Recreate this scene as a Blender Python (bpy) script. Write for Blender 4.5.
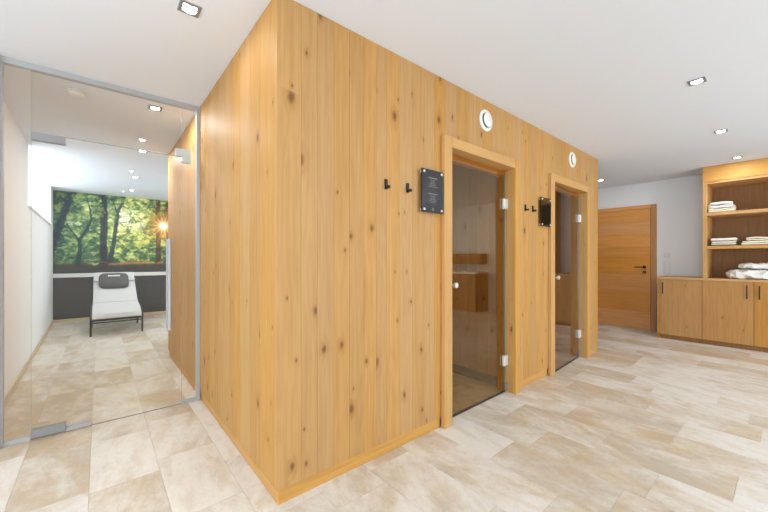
import bpy, bmesh, math, random
import numpy as np
from mathutils import Vector, Matrix

for o in list(bpy.data.objects):
    bpy.data.objects.remove(o)
SC = bpy.context.scene
COL = SC.collection

# ------------------------------------------------------------------ camera
CAMH = 1.18
cam = bpy.data.cameras.new('camera')
cam.sensor_width = 36.0
cam.lens = 339.3 / 768 * 36.0
cam.shift_y = 3.0 / 768
cam.clip_start = 0.02
camo = bpy.data.objects.new('camera', cam)
COL.objects.link(camo)
camo.location = (0, 0, CAMH)
camo.rotation_euler = (math.radians(90), 0, math.radians(-40))
SC.camera = camo

# ------------------------------------------------------------------ world, daylight, exposure
world = bpy.data.worlds.new('sky')
SC.world = world
world.use_nodes = True
bg = world.node_tree.nodes['Background']
bg.inputs[0].default_value = (0.93, 0.97, 1.0, 1)
bg.inputs[1].default_value = 2.0

SC.view_settings.view_transform = 'Standard'
SC.view_settings.look = 'None'
SC.view_settings.exposure = -0.06
SC.view_settings.gamma = 1.0
SC.view_settings.use_curve_mapping = False

def area(name, loc, rot, sx, sy, power, color=(1, 1, 1)):
    l = bpy.data.lights.new(name, 'AREA')
    l.shape = 'RECTANGLE'
    l.size = sx; l.size_y = sy
    l.energy = power
    l.color = color
    o = bpy.data.objects.new(name, l)
    COL.objects.link(o)
    o.location = loc
    o.rotation_euler = rot
    return o

DAY = (0.81, 0.915, 1.0)
# clerestory daylight, plus unseen rear, side and rest room windows put in for light
area('fill_daylight_rear', (3.95, -3.42, 1.3), (math.radians(90), 0, 0), 3.5, 2.1, 165, DAY)  # rear window light added for flat frontal daylight, source unseen
area('daylight_side', (-2.72, -0.2, 1.3), (math.radians(90), 0, math.radians(-90)), 4.2, 2.1, 172, DAY)  # unseen side window, taken from the paler cabin side
area('daylight_rest', (-1.12, 6.83, 2.1), (math.radians(90), 0, math.radians(-90)), 2.7, 0.62, 34, DAY)
area('fill_daylight_rest', (2.48, 6.9, 1.3), (math.radians(90), 0, math.radians(90)), 2.3, 2.0, 24, DAY)  # added behind an invented window to cool and brighten the rest room
SPOT_W = 2.0

# ------------------------------------------------------------------ materials
def newmat(name):
    m = bpy.data.materials.new(name)
    m.use_nodes = True
    nt = m.node_tree
    return m, nt, nt.nodes['Principled BSDF']

class N:
    """tiny node helper"""
    def __init__(s, nt): s.nt = nt
    def new(s, t, **kw):
        n = s.nt.nodes.new(t)
        for k, v in kw.items(): setattr(n, k, v)
        return n
    def link(s, a, b): s.nt.links.new(a, b)
    def put(s, sock, v):
        if isinstance(v, bpy.types.NodeSocket): s.link(v, sock)
        else: sock.default_value = v
    def math(s, op, a, b=0.0, c=0.0):
        n = s.new('ShaderNodeMath', operation=op)
        s.put(n.inputs[0], a); s.put(n.inputs[1], b); s.put(n.inputs[2], c)
        return n.outputs[0]
    def vmath(s, op, a, b=(0, 0, 0)):
        n = s.new('ShaderNodeVectorMath', operation=op)
        s.put(n.inputs[0], a); s.put(n.inputs[1], b)
        return n.outputs[0]
    def comb(s, x, y, z):
        n = s.new('ShaderNodeCombineXYZ')
        s.put(n.inputs[0], x); s.put(n.inputs[1], y); s.put(n.inputs[2], z)
        return n.outputs[0]
    def sep(s, v):
        n = s.new('ShaderNodeSeparateXYZ'); s.link(v, n.inputs[0]); return n.outputs
    def noise(s, v, scale, detail=3, rough=0.5, dist=0.0, dims='3D'):
        n = s.new('ShaderNodeTexNoise', noise_dimensions=dims)
        s.link(v, n.inputs['Vector']); n.inputs['Scale'].default_value = scale
        n.inputs['Detail'].default_value = detail; n.inputs['Roughness'].default_value = rough
        n.inputs['Distortion'].default_value = dist
        return n.outputs[0]
    def ramp(s, fac, pts):
        n = s.new('ShaderNodeValToRGB')
        el = n.color_ramp.elements
        while len(el) < len(pts): el.new(0.5)
        for e, (p, c) in zip(el, pts):
            e.position = p; e.color = (c[0], c[1], c[2], 1)
        s.link(fac, n.inputs[0]); return n.outputs[0]
    def mix(s, fac, a, b, mode='MIX'):
        n = s.new('ShaderNodeMix', data_type='RGBA', blend_type=mode)
        s.put(n.inputs[0], fac)
        for i, v in ((6, a), (7, b)):
            if isinstance(v, tuple) and len(v) == 3: v = (*v, 1)
            s.put(n.inputs[i], v)
        return n.outputs[2]
    def step(s, x, lo, hi):
        n = s.new('ShaderNodeMapRange', interpolation_type='SMOOTHSTEP')
        s.put(n.inputs[0], x); n.inputs[1].default_value = lo; n.inputs[2].default_value = hi
        n.inputs[3].default_value = 0; n.inputs[4].default_value = 1
        return n.outputs[0]

def lin(*c):
    return tuple(((v / 255 + 0.055) / 1.055) ** 2.4 if v > 10 else v / 255 / 12.92 for v in c)

def plain(name, c, rough=0.5, metal=0.0, spec=0.5, bump=0.0, bscale=200.0, vary=0.0):
    m, nt, p = newmat(name); g = N(nt)
    p.inputs['Roughness'].default_value = rough
    p.inputs['Metallic'].default_value = metal
    p.inputs['Specular IOR Level'].default_value = spec
    tc = g.new('ShaderNodeTexCoord').outputs['Object']
    n = g.noise(tc, bscale, 3)
    col = g.mix(n, tuple(v * (1 - vary) for v in c), tuple(min(1, v * (1 + vary)) for v in c))
    g.link(col, p.inputs['Base Color'])
    if bump:
        b = g.new('ShaderNodeBump'); b.inputs['Strength'].default_value = bump
        b.inputs['Distance'].default_value = 0.002
        g.link(n, b.inputs['Height']); g.link(b.outputs[0], p.inputs['Normal'])
    return m

def wood(name, light, dark, axis='Z', knots=0.5, tone=0.10, rough=0.55, knotcol=(0.14, 0.06, 0.02), spec=0.28):
    m, nt, p = newmat(name); g = N(nt)
    tc = g.new('ShaderNodeTexCoord').outputs['Object']
    rnd = g.new('ShaderNodeObjectInfo').outputs['Random']
    x, y, z = g.sep(tc)
    if axis == 'Z': u, w = g.math('ADD', x, g.math('MULTIPLY', y, 1.0)), z
    elif axis == 'Y': u, w = g.math('ADD', x, z), y
    else: u, w = g.math('ADD', y, z), x
    u = g.math('ADD', u, g.math('MULTIPLY', rnd, 37.0))
    w = g.math('ADD', w, g.math('MULTIPLY', rnd, 71.0))
    # knots
    vo = g.new('ShaderNodeTexVoronoi', voronoi_dimensions='2D', feature='F1')
    kw = g.noise(g.comb(g.math('MULTIPLY', u, 55.0), g.math('MULTIPLY', w, 30.0), 5.0), 1.0, 2, 0.5)
    ku = g.math('MULTIPLY_ADD', g.math('SUBTRACT', kw, 0.5), 0.075, g.math('MULTIPLY', u, 5.2))
    g.link(g.comb(ku, g.math('MULTIPLY', w, 2.9), 0.0), vo.inputs['Vector'])
    vo.inputs['Scale'].default_value = 1.0
    cr, cg, cb = g.sep(vo.outputs['Color'])
    gate = g.math('GREATER_THAN', cr, 1.0 - knots)
    size = g.math('MULTIPLY_ADD', g.math('POWER', cg, 2.5), 0.075, 0.026)
    kd = g.math('DIVIDE', vo.outputs['Distance'], size)
    knot = g.math('MULTIPLY', g.math('SUBTRACT', 1.0, g.step(kd, 0.25, 1.35)), gate)
    halo = g.math('MULTIPLY', g.math('POWER', g.math('SUBTRACT', 1.0, g.step(kd, 0.0, 4.5)), 2.0), gate)
    # cathedral figure and fine fibre
    big = g.noise(g.comb(g.math('MULTIPLY', u, 9.0), g.math('MULTIPLY', w, 0.75), 0.0), 1.0, 2, 0.45)
    big = g.math('ADD', big, g.math('MULTIPLY', halo, 0.16))
    ring = g.math('SINE', g.math('MULTIPLY', big, 62.0))
    ring = g.math('MULTIPLY_ADD', ring, 0.5, 0.5)
    fib = g.noise(g.comb(g.math('MULTIPLY', u, 240.0), g.math('MULTIPLY', w, 5.0), 0.0), 1.0, 4, 0.6)
    mid = g.noise(g.comb(g.math('MULTIPLY', u, 45.0), g.math('MULTIPLY', w, 1.2), 3.0), 1.0, 3, 0.55)
    f = g.math('ADD', g.math('MULTIPLY', ring, 0.10), g.math('MULTIPLY', fib, 0.30))
    f = g.math('ADD', f, g.math('MULTIPLY', mid, 0.62))
    f = g.math('ADD', f, g.math('MULTIPLY', halo, 0.35))
    f = g.step(f, 0.05, 1.05)
    col = g.mix(f, light, dark)
    # board to board tone
    r2 = g.math('FRACT', g.math('MULTIPLY', rnd, 17.31))
    val = g.math('MULTIPLY_ADD', r2, tone * 1.6, 1.0 - tone * 0.8)
    hs = g.new('ShaderNodeHueSaturation')
    g.link(val, hs.inputs['Value'])
    g.link(g.math('MULTIPLY_ADD', g.math('FRACT', g.math('MULTIPLY', rnd, 91.7)), 0.14, 0.93), hs.inputs['Saturation'])
    g.link(col, hs.inputs['Color'])
    col = g.mix(g.math('MULTIPLY', knot, 0.8), hs.outputs[0], knotcol)
    g.link(col, p.inputs['Base Color'])
    p.inputs['Roughness'].default_value = rough
    p.inputs['Specular IOR Level'].default_value = spec
    b = g.new('ShaderNodeBump'); b.inputs['Strength'].default_value = 0.12; b.inputs['Distance'].default_value = 0.001
    g.link(f, b.inputs['Height']); g.link(b.outputs[0], p.inputs['Normal'])
    return m

def tile_mat():
    m, nt, p = newmat('travertine_tile'); g = N(nt)
    tc = g.new('ShaderNodeTexCoord').outputs['Object']
    rnd = g.new('ShaderNodeObjectInfo').outputs['Random']
    vr = g.new('ShaderNodeVectorRotate', rotation_type='Z_AXIS')
    g.link(tc, vr.inputs['Vector'])
    g.link(g.math('MULTIPLY_ADD', rnd, 1.1, -0.55), vr.inputs['Angle'])
    r1 = g.math('MULTIPLY', rnd, 137.0); r2 = g.math('FRACT', g.math('MULTIPLY', rnd, 29.7)); r3 = g.math('FRACT', g.math('MULTIPLY', rnd, 57.3))
    v = g.vmath('ADD', vr.outputs[0], g.comb(r1, g.math('MULTIPLY', r2, 53.0), 0.0))
    vs = g.vmath('MULTIPLY', v, (4.2, 1.9, 1.0))
    cloud = g.noise(vs, 1.0, 8, 0.70, 0.15)
    cl = g.step(g.math('ADD', cloud, g.math('MULTIPLY_ADD', r2, 0.26, -0.13)), 0.36, 0.72)
    warm = g.noise(g.vmath('ADD', g.vmath('MULTIPLY', v, (5.5, 2.6, 1.0)), (9, 4, 0)), 1.0, 5, 0.6, 0.2)
    vein = g.noise(g.vmath('ADD', g.vmath('MULTIPLY', v, (11.0, 2.4, 1.0)), (7, 3, 0)), 1.0, 5, 0.62, 0.25)
    vein = g.step(vein, 0.46, 0.68)
    fine = g.noise(v, 75.0, 5, 0.7)
    mott = g.noise(v, 22.0, 4, 0.65)
    dark = g.mix(g.step(warm, 0.40, 0.62), lin(194, 177, 152), lin(202, 172, 130))
    dark = g.mix(g.math('MULTIPLY', r3, 0.55), dark, lin(196, 186, 172))
    c = g.mix(cl, lin(231, 226, 218), dark)
    c = g.mix(g.math('MULTIPLY', vein, 0.42), c, lin(206, 186, 158))
    c = g.mix(g.math('MULTIPLY', g.step(mott, 0.45, 0.75), g.math('MULTIPLY_ADD', cl, 0.45, 0.16)), c, lin(188, 166, 138))
    c = g.mix(g.math('MULTIPLY', g.step(fine, 0.45, 0.75), 0.20), c, lin(186, 170, 148))
    g.link(c, p.inputs['Base Color'])
    g.link(g.math('MULTIPLY_ADD', fine, 0.25, 0.26), p.inputs['Roughness'])
    p.inputs['Specular IOR Level'].default_value = 0.45
    b = g.new('ShaderNodeBump'); b.inputs['Strength'].default_value = 0.12; b.inputs['Distance'].default_value = 0.001
    g.link(fine, b.inputs['Height']); g.link(b.outputs[0], p.inputs['Normal'])
    return m

def glass(name, tint, refl=1.0, rough=0.0, f0=0.045, coat=(1, 1, 1)):
    """thin clear pane: straight-through transmission plus a Schlick mirror coat"""
    m = bpy.data.materials.new(name); m.use_nodes = True
    nt = m.node_tree; nt.nodes.clear(); g = N(nt)
    out = g.new('ShaderNodeOutputMaterial')
    tr = g.new('ShaderNodeBsdfTransparent'); tr.inputs[0].default_value = (*tint, 1)
    gl = g.new('ShaderNodeBsdfGlossy'); gl.inputs['Roughness'].default_value = rough; gl.inputs['Color'].default_value = (*coat, 1)
    lw = g.new('ShaderNodeLayerWeight'); lw.inputs[0].default_value = 0.5
    fac = g.math('MULTIPLY_ADD', g.math('POWER', lw.outputs['Facing'], 5.0), 0.95 * refl, f0 * refl)
    mx = g.new('ShaderNodeMixShader')
    g.link(fac, mx.inputs[0]); g.link(tr.outputs[0], mx.inputs[1]); g.link(gl.outputs[0], mx.inputs[2])
    g.link(mx.outputs[0], out.inputs[0])
    return m

def emit(name, c, s):
    m, nt, p = newmat(name)
    p.inputs['Base Color'].default_value = (*c, 1)
    p.inputs['Emission Color'].default_value = (*c, 1)
    p.inputs['Emission Strength'].default_value = s
    return m

M = {}
M['plaster'] = plain('white_plaster', lin(236, 236, 237), 0.9, 0, 0.2, 0.06, 350, 0.01)
M['ceil'] = plain('ceiling_paint', lin(233, 237, 245), 0.95, 0, 0.1, 0.03, 300, 0.006)
M['grout'] = plain('grout', lin(206, 198, 184), 0.9, 0, 0.2, 0.1, 300, 0.05)
M['tile'] = tile_mat()
WL, WD = lin(202, 157, 97), lin(168, 119, 61)
M['oak'] = wood('knotty_oak_upright', WL, WD, 'Z', 0.48, 0.07)
M['oak_z'] = wood('oak_upright_clear', lin(212, 165, 98), lin(180, 128, 66), 'Z', 0.10, 0.05)
M['oak_x'] = wood('oak_level_x', lin(212, 165, 98), lin(180, 128, 66), 'X', 0.10, 0.05)
M['oak_y'] = wood('oak_level_y', lin(210, 164, 102), lin(182, 130, 72), 'Y', 0.10, 0.05)
M['cab_z'] = wood('cabinet_oak', lin(194, 144, 82), lin(160, 108, 52), 'Z', 0.25, 0.05)
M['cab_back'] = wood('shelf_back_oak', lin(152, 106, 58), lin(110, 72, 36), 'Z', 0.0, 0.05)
M['door_y'] = wood('larch_level', lin(228, 164, 94), lin(194, 126, 64), 'Y', 0.0, 0.09, 0.4)
M['door_z'] = wood('larch_upright', lin(196, 138, 78), lin(160, 102, 54), 'Z', 0.0, 0.05, 0.4)
M['inner_z'] = wood('sauna_lining', lin(196, 160, 112), lin(150, 112, 70), 'Z', 0.35, 0.10)
M['alu'] = plain('satin_aluminium', lin(182, 185, 189), 0.5, 0.15, 0.5, 0, 100, 0.02)
M['patch'] = plain('grey_patch_fitting', lin(150, 152, 155), 0.5, 0.1, 0.4, 0, 100, 0.02)
M['steel'] = plain('brushed_steel', lin(222, 221, 217), 0.4, 0.45, 0.5, 0, 200, 0.03)
M['darkmetal'] = plain('grey_metal_bezel', lin(140, 140, 140), 0.5, 0.2, 0.5, 0, 200, 0.03)
M['black'] = plain('matt_black', lin(24, 24, 25), 0.5, 0, 0.4, 0, 200, 0.05)
M['sign'] = plain('black_acrylic', lin(40, 41, 43), 0.16, 0, 0.5, 0, 100, 0.03)
M['sign_gloss'] = plain('gloss_black_acrylic', lin(16, 14, 12), 0.05, 0, 0.7, 0, 100, 0.03)
M['print'] = plain('grey_print', lin(140, 140, 140), 0.7)
M['whiteplastic'] = plain('white_plastic', lin(238, 236, 230), 0.4, 0, 0.5)
M['switch'] = plain('pale_switch_plastic', lin(220, 221, 224), 0.4, 0, 0.5)
M['towel'] = plain('white_terry', lin(238, 235, 230), 0.95, 0, 0.1, 0.7, 420, 0.05)
M['towel2'] = plain('cream_terry', lin(236, 226, 206), 0.95, 0, 0.1, 0.7, 420, 0.05)
M['stone'] = plain('dark_slate_panel', lin(74, 69, 64), 0.6, 0, 0.3, 0.25, 14, 0.22)
M['skirt'] = plain('beige_tile_skirting', lin(206, 184, 148), 0.5, 0, 0.4, 0.05, 60, 0.08)
M['darkskirt'] = plain('dark_grey_skirting', lin(60, 60, 62), 0.5, 0, 0.3, 0.0, 60, 0.05)
M['sling'] = plain('pale_grey_upholstery', lin(212, 211, 211), 0.9, 0, 0.15, 0.3, 300, 0.03)
M['pillow'] = plain('charcoal_fabric', lin(92, 91, 90), 0.85, 0, 0.2, 0.4, 300, 0.10)
M['bronze'] = plain('dark_bronze_metal', lin(58, 50, 44), 0.45, 0.5, 0.5, 0, 200, 0.05)
M['clear'] = glass('clear_glass', (0.99, 0.995, 0.99), 0.6, 0.0, 0.04)
M['clear_over'] = glass('clear_glass_overpanel', (0.945, 0.95, 0.95), 0.6)
M['edge'] = plain('glass_edge_green', lin(150, 168, 166), 0.25, 0, 0.5)
M['tinted'] = glass('bronze_tinted_glass', (0.88, 0.79, 0.63), 1.0, 0.0, 0.085, (1.0, 0.86, 0.68))
M['tinted2'] = glass('grey_tinted_glass', (0.84, 0.78, 0.70), 1.0, 0.0, 0.10, (1.0, 0.93, 0.90))
M['winpane'] = glass('window_glass', (0.97, 0.98, 0.98), 0.6)
M['frosted'] = plain('pale_blue_patch', lin(206, 220, 224), 0.35, 0.1, 0.5)
M['bulb'] = emit('lamp_glow', (1.0, 0.98, 0.95), 25.0)
M['basin'] = plain('white_ceramic', lin(240, 240, 240), 0.15, 0, 0.5)

# ------------------------------------------------------------------ mesh helpers
ORG = {}          # object -> world origin (no rotation while building)

class MB:
    def __init__(s): s.bm = bmesh.new()
    def box(s, a, b, bev=0.0, seg=1):
        x0, y0, z0 = [min(p, q) for p, q in zip(a, b)]
        x1, y1, z1 = [max(p, q) for p, q in zip(a, b)]
        t = bmesh.new()
        bmesh.ops.create_cube(t, size=1.0)
        for v in t.verts:
            v.co = Vector(((x0 + x1) / 2 + v.co.x * (x1 - x0), (y0 + y1) / 2 + v.co.y * (y1 - y0), (z0 + z1) / 2 + v.co.z * (z1 - z0)))
        if bev:
            bmesh.ops.bevel(t, geom=t.edges[:], offset=bev, segments=seg, affect='EDGES', profile=0.6)
        s.add(t); return s
    def add(s, t):
        me = bpy.data.meshes.new('tmp'); t.to_mesh(me); t.free()
        s.bm.from_mesh(me); bpy.data.meshes.remove(me)
    def cyl(s, a, b, r, r2=None, seg=20, caps=True):
        a = Vector(a); b = Vector(b); d = b - a
        t = bmesh.new()
        bmesh.ops.create_cone(t, cap_ends=caps, segments=seg, radius1=r, radius2=r if r2 is None else r2, depth=d.length)
        q = Vector((0, 0, 1)).rotation_difference(d.normalized())
        mat = Matrix.Translation((a + b) / 2) @ q.to_matrix().to_4x4()
        bmesh.ops.transform(t, matrix=mat, verts=t.verts)
        s.add(t); return s
    def lathe(s, prof, c, axis='Z', seg=32, flip=1):
        """prof: (radius, height) pairs, revolved about the axis through c"""
        t = bmesh.new(); rings = []
        c = Vector(c)
        for r, h in prof:
            ring = []
            for i in range(seg):
                a = 2 * math.pi * i / seg
                p = (r * math.cos(a), r * math.sin(a), h * flip)
                if axis == 'Y': p = (p[0], p[2], p[1])
                elif axis == 'X': p = (p[2], p[0], p[1])
                ring.append(t.verts.new(c + Vector(p)))
            rings.append(ring)
        for r0, r1 in zip(rings, rings[1:]):
            for i in range(seg):
                t.faces.new((r0[i], r0[(i + 1) % seg], r1[(i + 1) % seg], r1[i]))
        for ring in (rings[0], rings[-1]):
            try: t.faces.new(ring)
            except ValueError: pass
        bmesh.ops.recalc_face_normals(t, faces=t.faces[:])
        s.add(t); return s
    def tube(s, pts, r, seg=10):
        pts = [Vector(p) for p in pts]
        t = bmesh.new(); rings = []
        prev = None
        for i, p in enumerate(pts):
            d = (pts[min(i + 1, len(pts) - 1)] - pts[max(i - 1, 0)]).normalized()
            if prev is None:
                n = d.orthogonal().normalized()
            else:
                n = (prev - d * prev.dot(d)).normalized()
            prev = n; bn = d.cross(n)
            rings.append([t.verts.new(p + (n * math.cos(2 * math.pi * k / seg) + bn * math.sin(2 * math.pi * k / seg)) * r) for k in range(seg)])
        for r0, r1 in zip(rings, rings[1:]):
            for k in range(seg):
                t.faces.new((r0[k], r0[(k + 1) % seg], r1[(k + 1) % seg], r1[k]))
        t.faces.new(rings[0]); t.faces.new(rings[-1])
        bmesh.ops.recalc_face_normals(t, faces=t.faces[:])
        s.add(t); return s
    def strip(s, prof, axis, lo, hi):
        """closed 2D profile extruded along an axis between lo and hi"""
        t = bmesh.new()
        def P(p, w):
            return (w, p[0], p[1]) if axis == 'X' else ((p[0], w, p[1]) if axis == 'Y' else (p[0], p[1], w))
        A = [t.verts.new(P(p, lo)) for p in prof]; B = [t.verts.new(P(p, hi)) for p in prof]
        n = len(prof)
        for i in range(n): t.faces.new((A[i], A[(i + 1) % n], B[(i + 1) % n], B[i]))
        t.faces.new(A); t.faces.new(B[::-1])
        bmesh.ops.recalc_face_normals(t, faces=t.faces[:])
        s.add(t); return s
    def build(s, name, mat, parent=None, smooth=False, origin=None):
        me = bpy.data.meshes.new(name)
        if parent is not None: org = ORG[parent.name]
        elif origin is not None: org = Vector(origin)
        else:
            xs = [v.co for v in s.bm.verts]
            lo = Vector([min(c[i] for c in xs) for i in range(3)]); hi = Vector([max(c[i] for c in xs) for i in range(3)])
            org = Vector(((lo.x + hi.x) / 2, (lo.y + hi.y) / 2, lo.z))
        for v in s.bm.verts: v.co -= org
        s.bm.to_mesh(me); s.bm.free()
        me.materials.append(M[mat] if isinstance(mat, str) else mat)
        o = bpy.data.objects.new(name, me)
        COL.objects.link(o)
        if parent is not None: o.parent = parent
        else: o.location = org
        ORG[o.name] = org
        if smooth:
            for p in me.polygons: p.use_smooth = True
            try:
                me.set_sharp_from_angle(angle=math.radians(40))
            except Exception: pass
        return o

def box(name, a, b, mat, parent=None, bev=0.0, seg=1):
    return MB().box(a, b, bev, seg).build(name, mat, parent)

def empty(name, loc):
    o = bpy.data.objects.new(name, None); COL.objects.link(o)
    o.location = loc; o.empty_display_size = 0.1
    ORG[o.name] = Vector(loc)
    return o

def tag(o, label=None, cat=None, group=None, kind=None):
    if label: o['label'] = label
    if cat: o['category'] = cat
    if group: o['group'] = group
    if kind: o['kind'] = kind
    return o

def struct(o, label, cat):
    return tag(o, label, cat, None, 'structure')

def copy_tree(o, parent=None):
    c = o.copy(); COL.objects.link(c)
    if parent is not None: c.parent = parent
    ORG[c.name] = ORG[o.name]
    for ch in list(o.children): copy_tree(ch, c)
    return c

# ------------------------------------------------------------------ dimensions
H = 2.45
BX0, BX1, BY0, BY1 = 0.645, 4.865, 1.56, 4.87      # timber cabin block
XF = 6.95                                           # far wall
XC = 6.42                                           # cabinet fronts
YP = 3.18                                           # glass partition
XL, YB = -0.655, 8.715                               # rest room left wall and back wall
XR, YR, XRM = 2.2, -3.2, -2.5

# ------------------------------------------------------------------ floor with tiles
fl = MB().box((XRM - .3, YR - .3, -0.12), (XF + .3, YB + .3, -0.0022)).build('floor', 'grout')
struct(fl, 'pale beige travertine-look tiled floor', 'floor')
random.seed(4)
known = {1: .58, 4: .30, 5: .14, 6: .54, 7: .455, 8: .174}
cosA, sinA = math.cos(math.radians(50)), math.sin(math.radians(50))
def proj(X, Y, Z):
    d = cosA * X + sinA * Y
    if d < 0.05: return None
    r = sinA * X - cosA * Y
    return 384 + 339.3 * r / d, 259 - 339.3 * (Z - CAMH) / d
TW, TL, G = 0.3, 0.6, 0.0016
def in_view(x0, x1, y0, y1):
    for i in range(4):
        for j in range(6):
            X = x0 + (x1 - x0) * i / 3; Y = y0 + (y1 - y0) * j / 5
            if BX0 + .05 < X < BX1 - .05 and Y > BY0 + 0.05 and Y < BY1 - .05:
                if not (Y < 2.6 and (2.0 < X < 2.8 or 3.7 < X < 4.4)): continue
            p = proj(X, Y, 0)
            if p and -4 < p[0] < 772 and p[1] < 516:
                # behind the cabin?
                if X > BX0 and Y > BY0 + .1:
                    t = BY0 / Y; xe = X * t
                    if BX0 < xe < BX1 and not (X < BX1 and Y < 2.6): continue
                if X > BX0 and Y > BY1 - 0.3 and X > BX0 * Y / BY1 + .4: continue
                return True
    return False
tb = MB().box((-TW / 2 + G / 2, -TL / 2 + G / 2, -0.0021), (TW / 2 - G / 2, TL / 2 - G / 2, 0.0))
me_t = bpy.data.meshes.new('tile')
bmesh.ops.bevel(tb.bm, geom=[e for e in tb.bm.edges if all(v.co.z > -0.001 for v in e.verts)], offset=0.0008, segments=1, affect='EDGES')
tb.bm.to_mesh(me_t); tb.bm.free(); me_t.materials.append(M['tile'])
rest = bmesh.new(); ntile = 0
for k in range(-8, 24):
    x0 = -0.04 + TW * k
    if x0 < XRM - .2 or x0 > XF: continue
    off = known.get(k, random.random() * .6)
    for j in range(-7, 15):
        y0 = off + TL * j
        if y0 > YB or y0 < YR - .5: continue
        if y0 > 5.1 and (x0 > XR): continue
        if x0 < XL - .4 and y0 > YP + .1: continue
        if y0 + TL > YB + .25: continue
        if in_view(x0, x0 + TW, y0, y0 + TL) and ntile < 300:
            o = bpy.data.objects.new('tile', me_t); COL.objects.link(o)
            o.parent = fl; o.location = Vector((x0 + TW / 2, y0 + TL / 2, 0)) - ORG[fl.name]
            ntile += 1
        else:
            t = bmesh.new(); t.from_mesh(me_t)
            bmesh.ops.translate(t, verts=t.verts, vec=(x0 + TW / 2, y0 + TL / 2, 0))
            mm = bpy.data.meshes.new('tmp'); t.to_mesh(mm); t.free(); rest.from_mesh(mm); bpy.data.meshes.remove(mm)
r = MB(); r.bm = rest
r = r.build('tile_field', 'tile', fl); r['kind'] = 'stuff'

# ------------------------------------------------------------------ ceiling and plaster walls
struct(box('ceiling', (XRM - .3, YR - .3, H), (XF + .3, YB + .3, H + .15), 'ceil'), 'smooth white painted ceiling', 'ceiling')
struct(box('wall_far', (XF, YR - .2, 0), (XF + .2, BY1 + .2, H), 'plaster'), 'white plaster wall behind the plank door and cabinets', 'wall')
struct(box('wall_hall_end', (BX1 + .001, BY1, 0), (XF, BY1 + .2, H), 'plaster'), 'white plaster wall closing the hall past the cabin', 'wall')
def slant(m):
    """the rest room's left wall runs slightly out of square"""
    for v in m.bm.verts: v.co.x += (YB - v.co.y) * .0146
    return m
w = MB()
w.box((XL - .16, YP + .06, 0), (XL, 5.44, H)); w.box((XL - .16, 8.22, 0), (XL, YB, H)); w.box((XL - .16, 5.44, 0), (XL, 8.22, 1.76))
w = slant(w); struct(w.build('wall_left', 'plaster'), 'white wall with a high window recess beside the lounger', 'wall')
w = MB()    # recess behind the wall: sill block and reveals
w.box((XL - .50, 5.30, 1.60), (XL - .1605, 8.36, 1.76)); w.box((XL - .50, 5.30, 1.7605), (XL - .1605, 5.44, H)); w.box((XL - .50, 8.22, 1.7605), (XL - .1605, 8.36, H))
w = slant(w); struct(w.build('wall_recess', 'plaster'), 'white reveals of the high window recess', 'wall')
struct(slant(MB().box((XL - .30, 5.445, 1.7605), (XL + .02, 8.215, 1.782), .003)).build('trim_1', 'plaster'), 'white sill board of the high window recess', 'window sill')
wn = empty('window_1', (XL - .42, 6.83, 1.79)); struct(wn, 'bright high clerestory window above the left wall', 'window')
f = MB(); yy = [5.445, 6.83, 8.215]
f.box((XL - .45, 5.445, 1.7605), (XL - .39, 8.215, 1.82)); f.box((XL - .45, 5.445, 2.39), (XL - .39, 8.215, 2.449))
for a in yy: 
    a = min(max(a, 5.475), 8.185)
    f.box((XL - .449, a - .03, 1.82), (XL - .391, a + .03, 2.39))
slant(f).build('window_frame', 'whiteplastic', wn)
for a, b in ((5.505, 6.80), (6.86, 8.155)): slant(MB().box((XL - .425, a, 1.82), (XL - .415, b, 2.39))).build('pane', 'winpane', wn)

struct(box('wall_nib', (XRM - .2, YP - .05, 0), (-0.478, YP + .06, H), 'plaster'), 'white wall end that holds the glass partition', 'wall')
struct(box('wall_rest_back', (XL - .16, YB + .0005, 0), (XR + .1, YB + .2, H), 'plaster'), 'end wall of the rest room', 'wall')

def glazed_wall(name, label, axis, pos, lo, hi, openings, z0, z1, wnum):
    """wall with window openings; axis 'Y' = wall along X at y=pos (outward -Y), 'X' = wall along Y at x=pos (outward -X)"""
    def bb(m, a, b, za, zb, d0=0.0, d1=0.2):
        if axis == 'Y': m.box((a, pos - d1, za), (b, pos - d0, zb))
        else: m.box((pos - d1, a, za), (pos - d0, b, zb))
        return m
    m = MB(); edges = [lo] + [e for o in openings for e in o] + [hi]
    for a, b in zip(edges[::2], edges[1::2]): bb(m, a, b, 0, H)
    for a, b in openings:
        bb(m, a, b, z1, H)
        if z0 > 0: bb(m, a, b, 0, z0)
    struct(m.build(name, 'plaster'), label, 'wall')
    for a, b in openings:
        wnum[0] += 1
        org = ((a + b) / 2, pos - .1, z0) if axis == 'Y' else (pos - .1, (a + b) / 2, z0)
        wn = empty('window_%d' % wnum[0], org); struct(wn, 'unseen tall window number %d put in for daylight' % wnum[0], 'window')
        f = MB()
        for (p, q) in ((a + .001, a + .06), (b - .06, b - .001), ((a + b) / 2 - .04, (a + b) / 2 + .04)): bb(f, p, q, z0 + .001, z1 - .001, .08, .14)
        bb(f, a + .06, b - .06, z0 + .001, z0 + .07, .081, .139); bb(f, a + .06, b - .06, z1 - .07, z1 - .001, .081, .139)
        f.build('window_frame', 'whiteplastic', wn)
        c = (a + b) / 2
        for p, q in ((a + .06, c - .04), (c + .04, b - .06)):
            bb(MB(), p, q, z0 + .07, z1 - .07, .105, .113).build('pane', 'winpane', wn)
WN = [1]
glazed_wall('wall_rear', 'white rear wall with windows added to light the cabin front', 'Y', YR, XRM - .2, XF, [(2.15, 3.85), (4.05, 5.75)], 0.05, 2.35, WN)  # rear windows added for light, placed clear of the partition's reflection
glazed_wall('wall_side', 'white side wall with a window at the room end', 'X', XRM, YR, YP - .05, [(-2.2, -.3), (-.1, 1.8)], 0.05, 2.35, WN)

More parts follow.
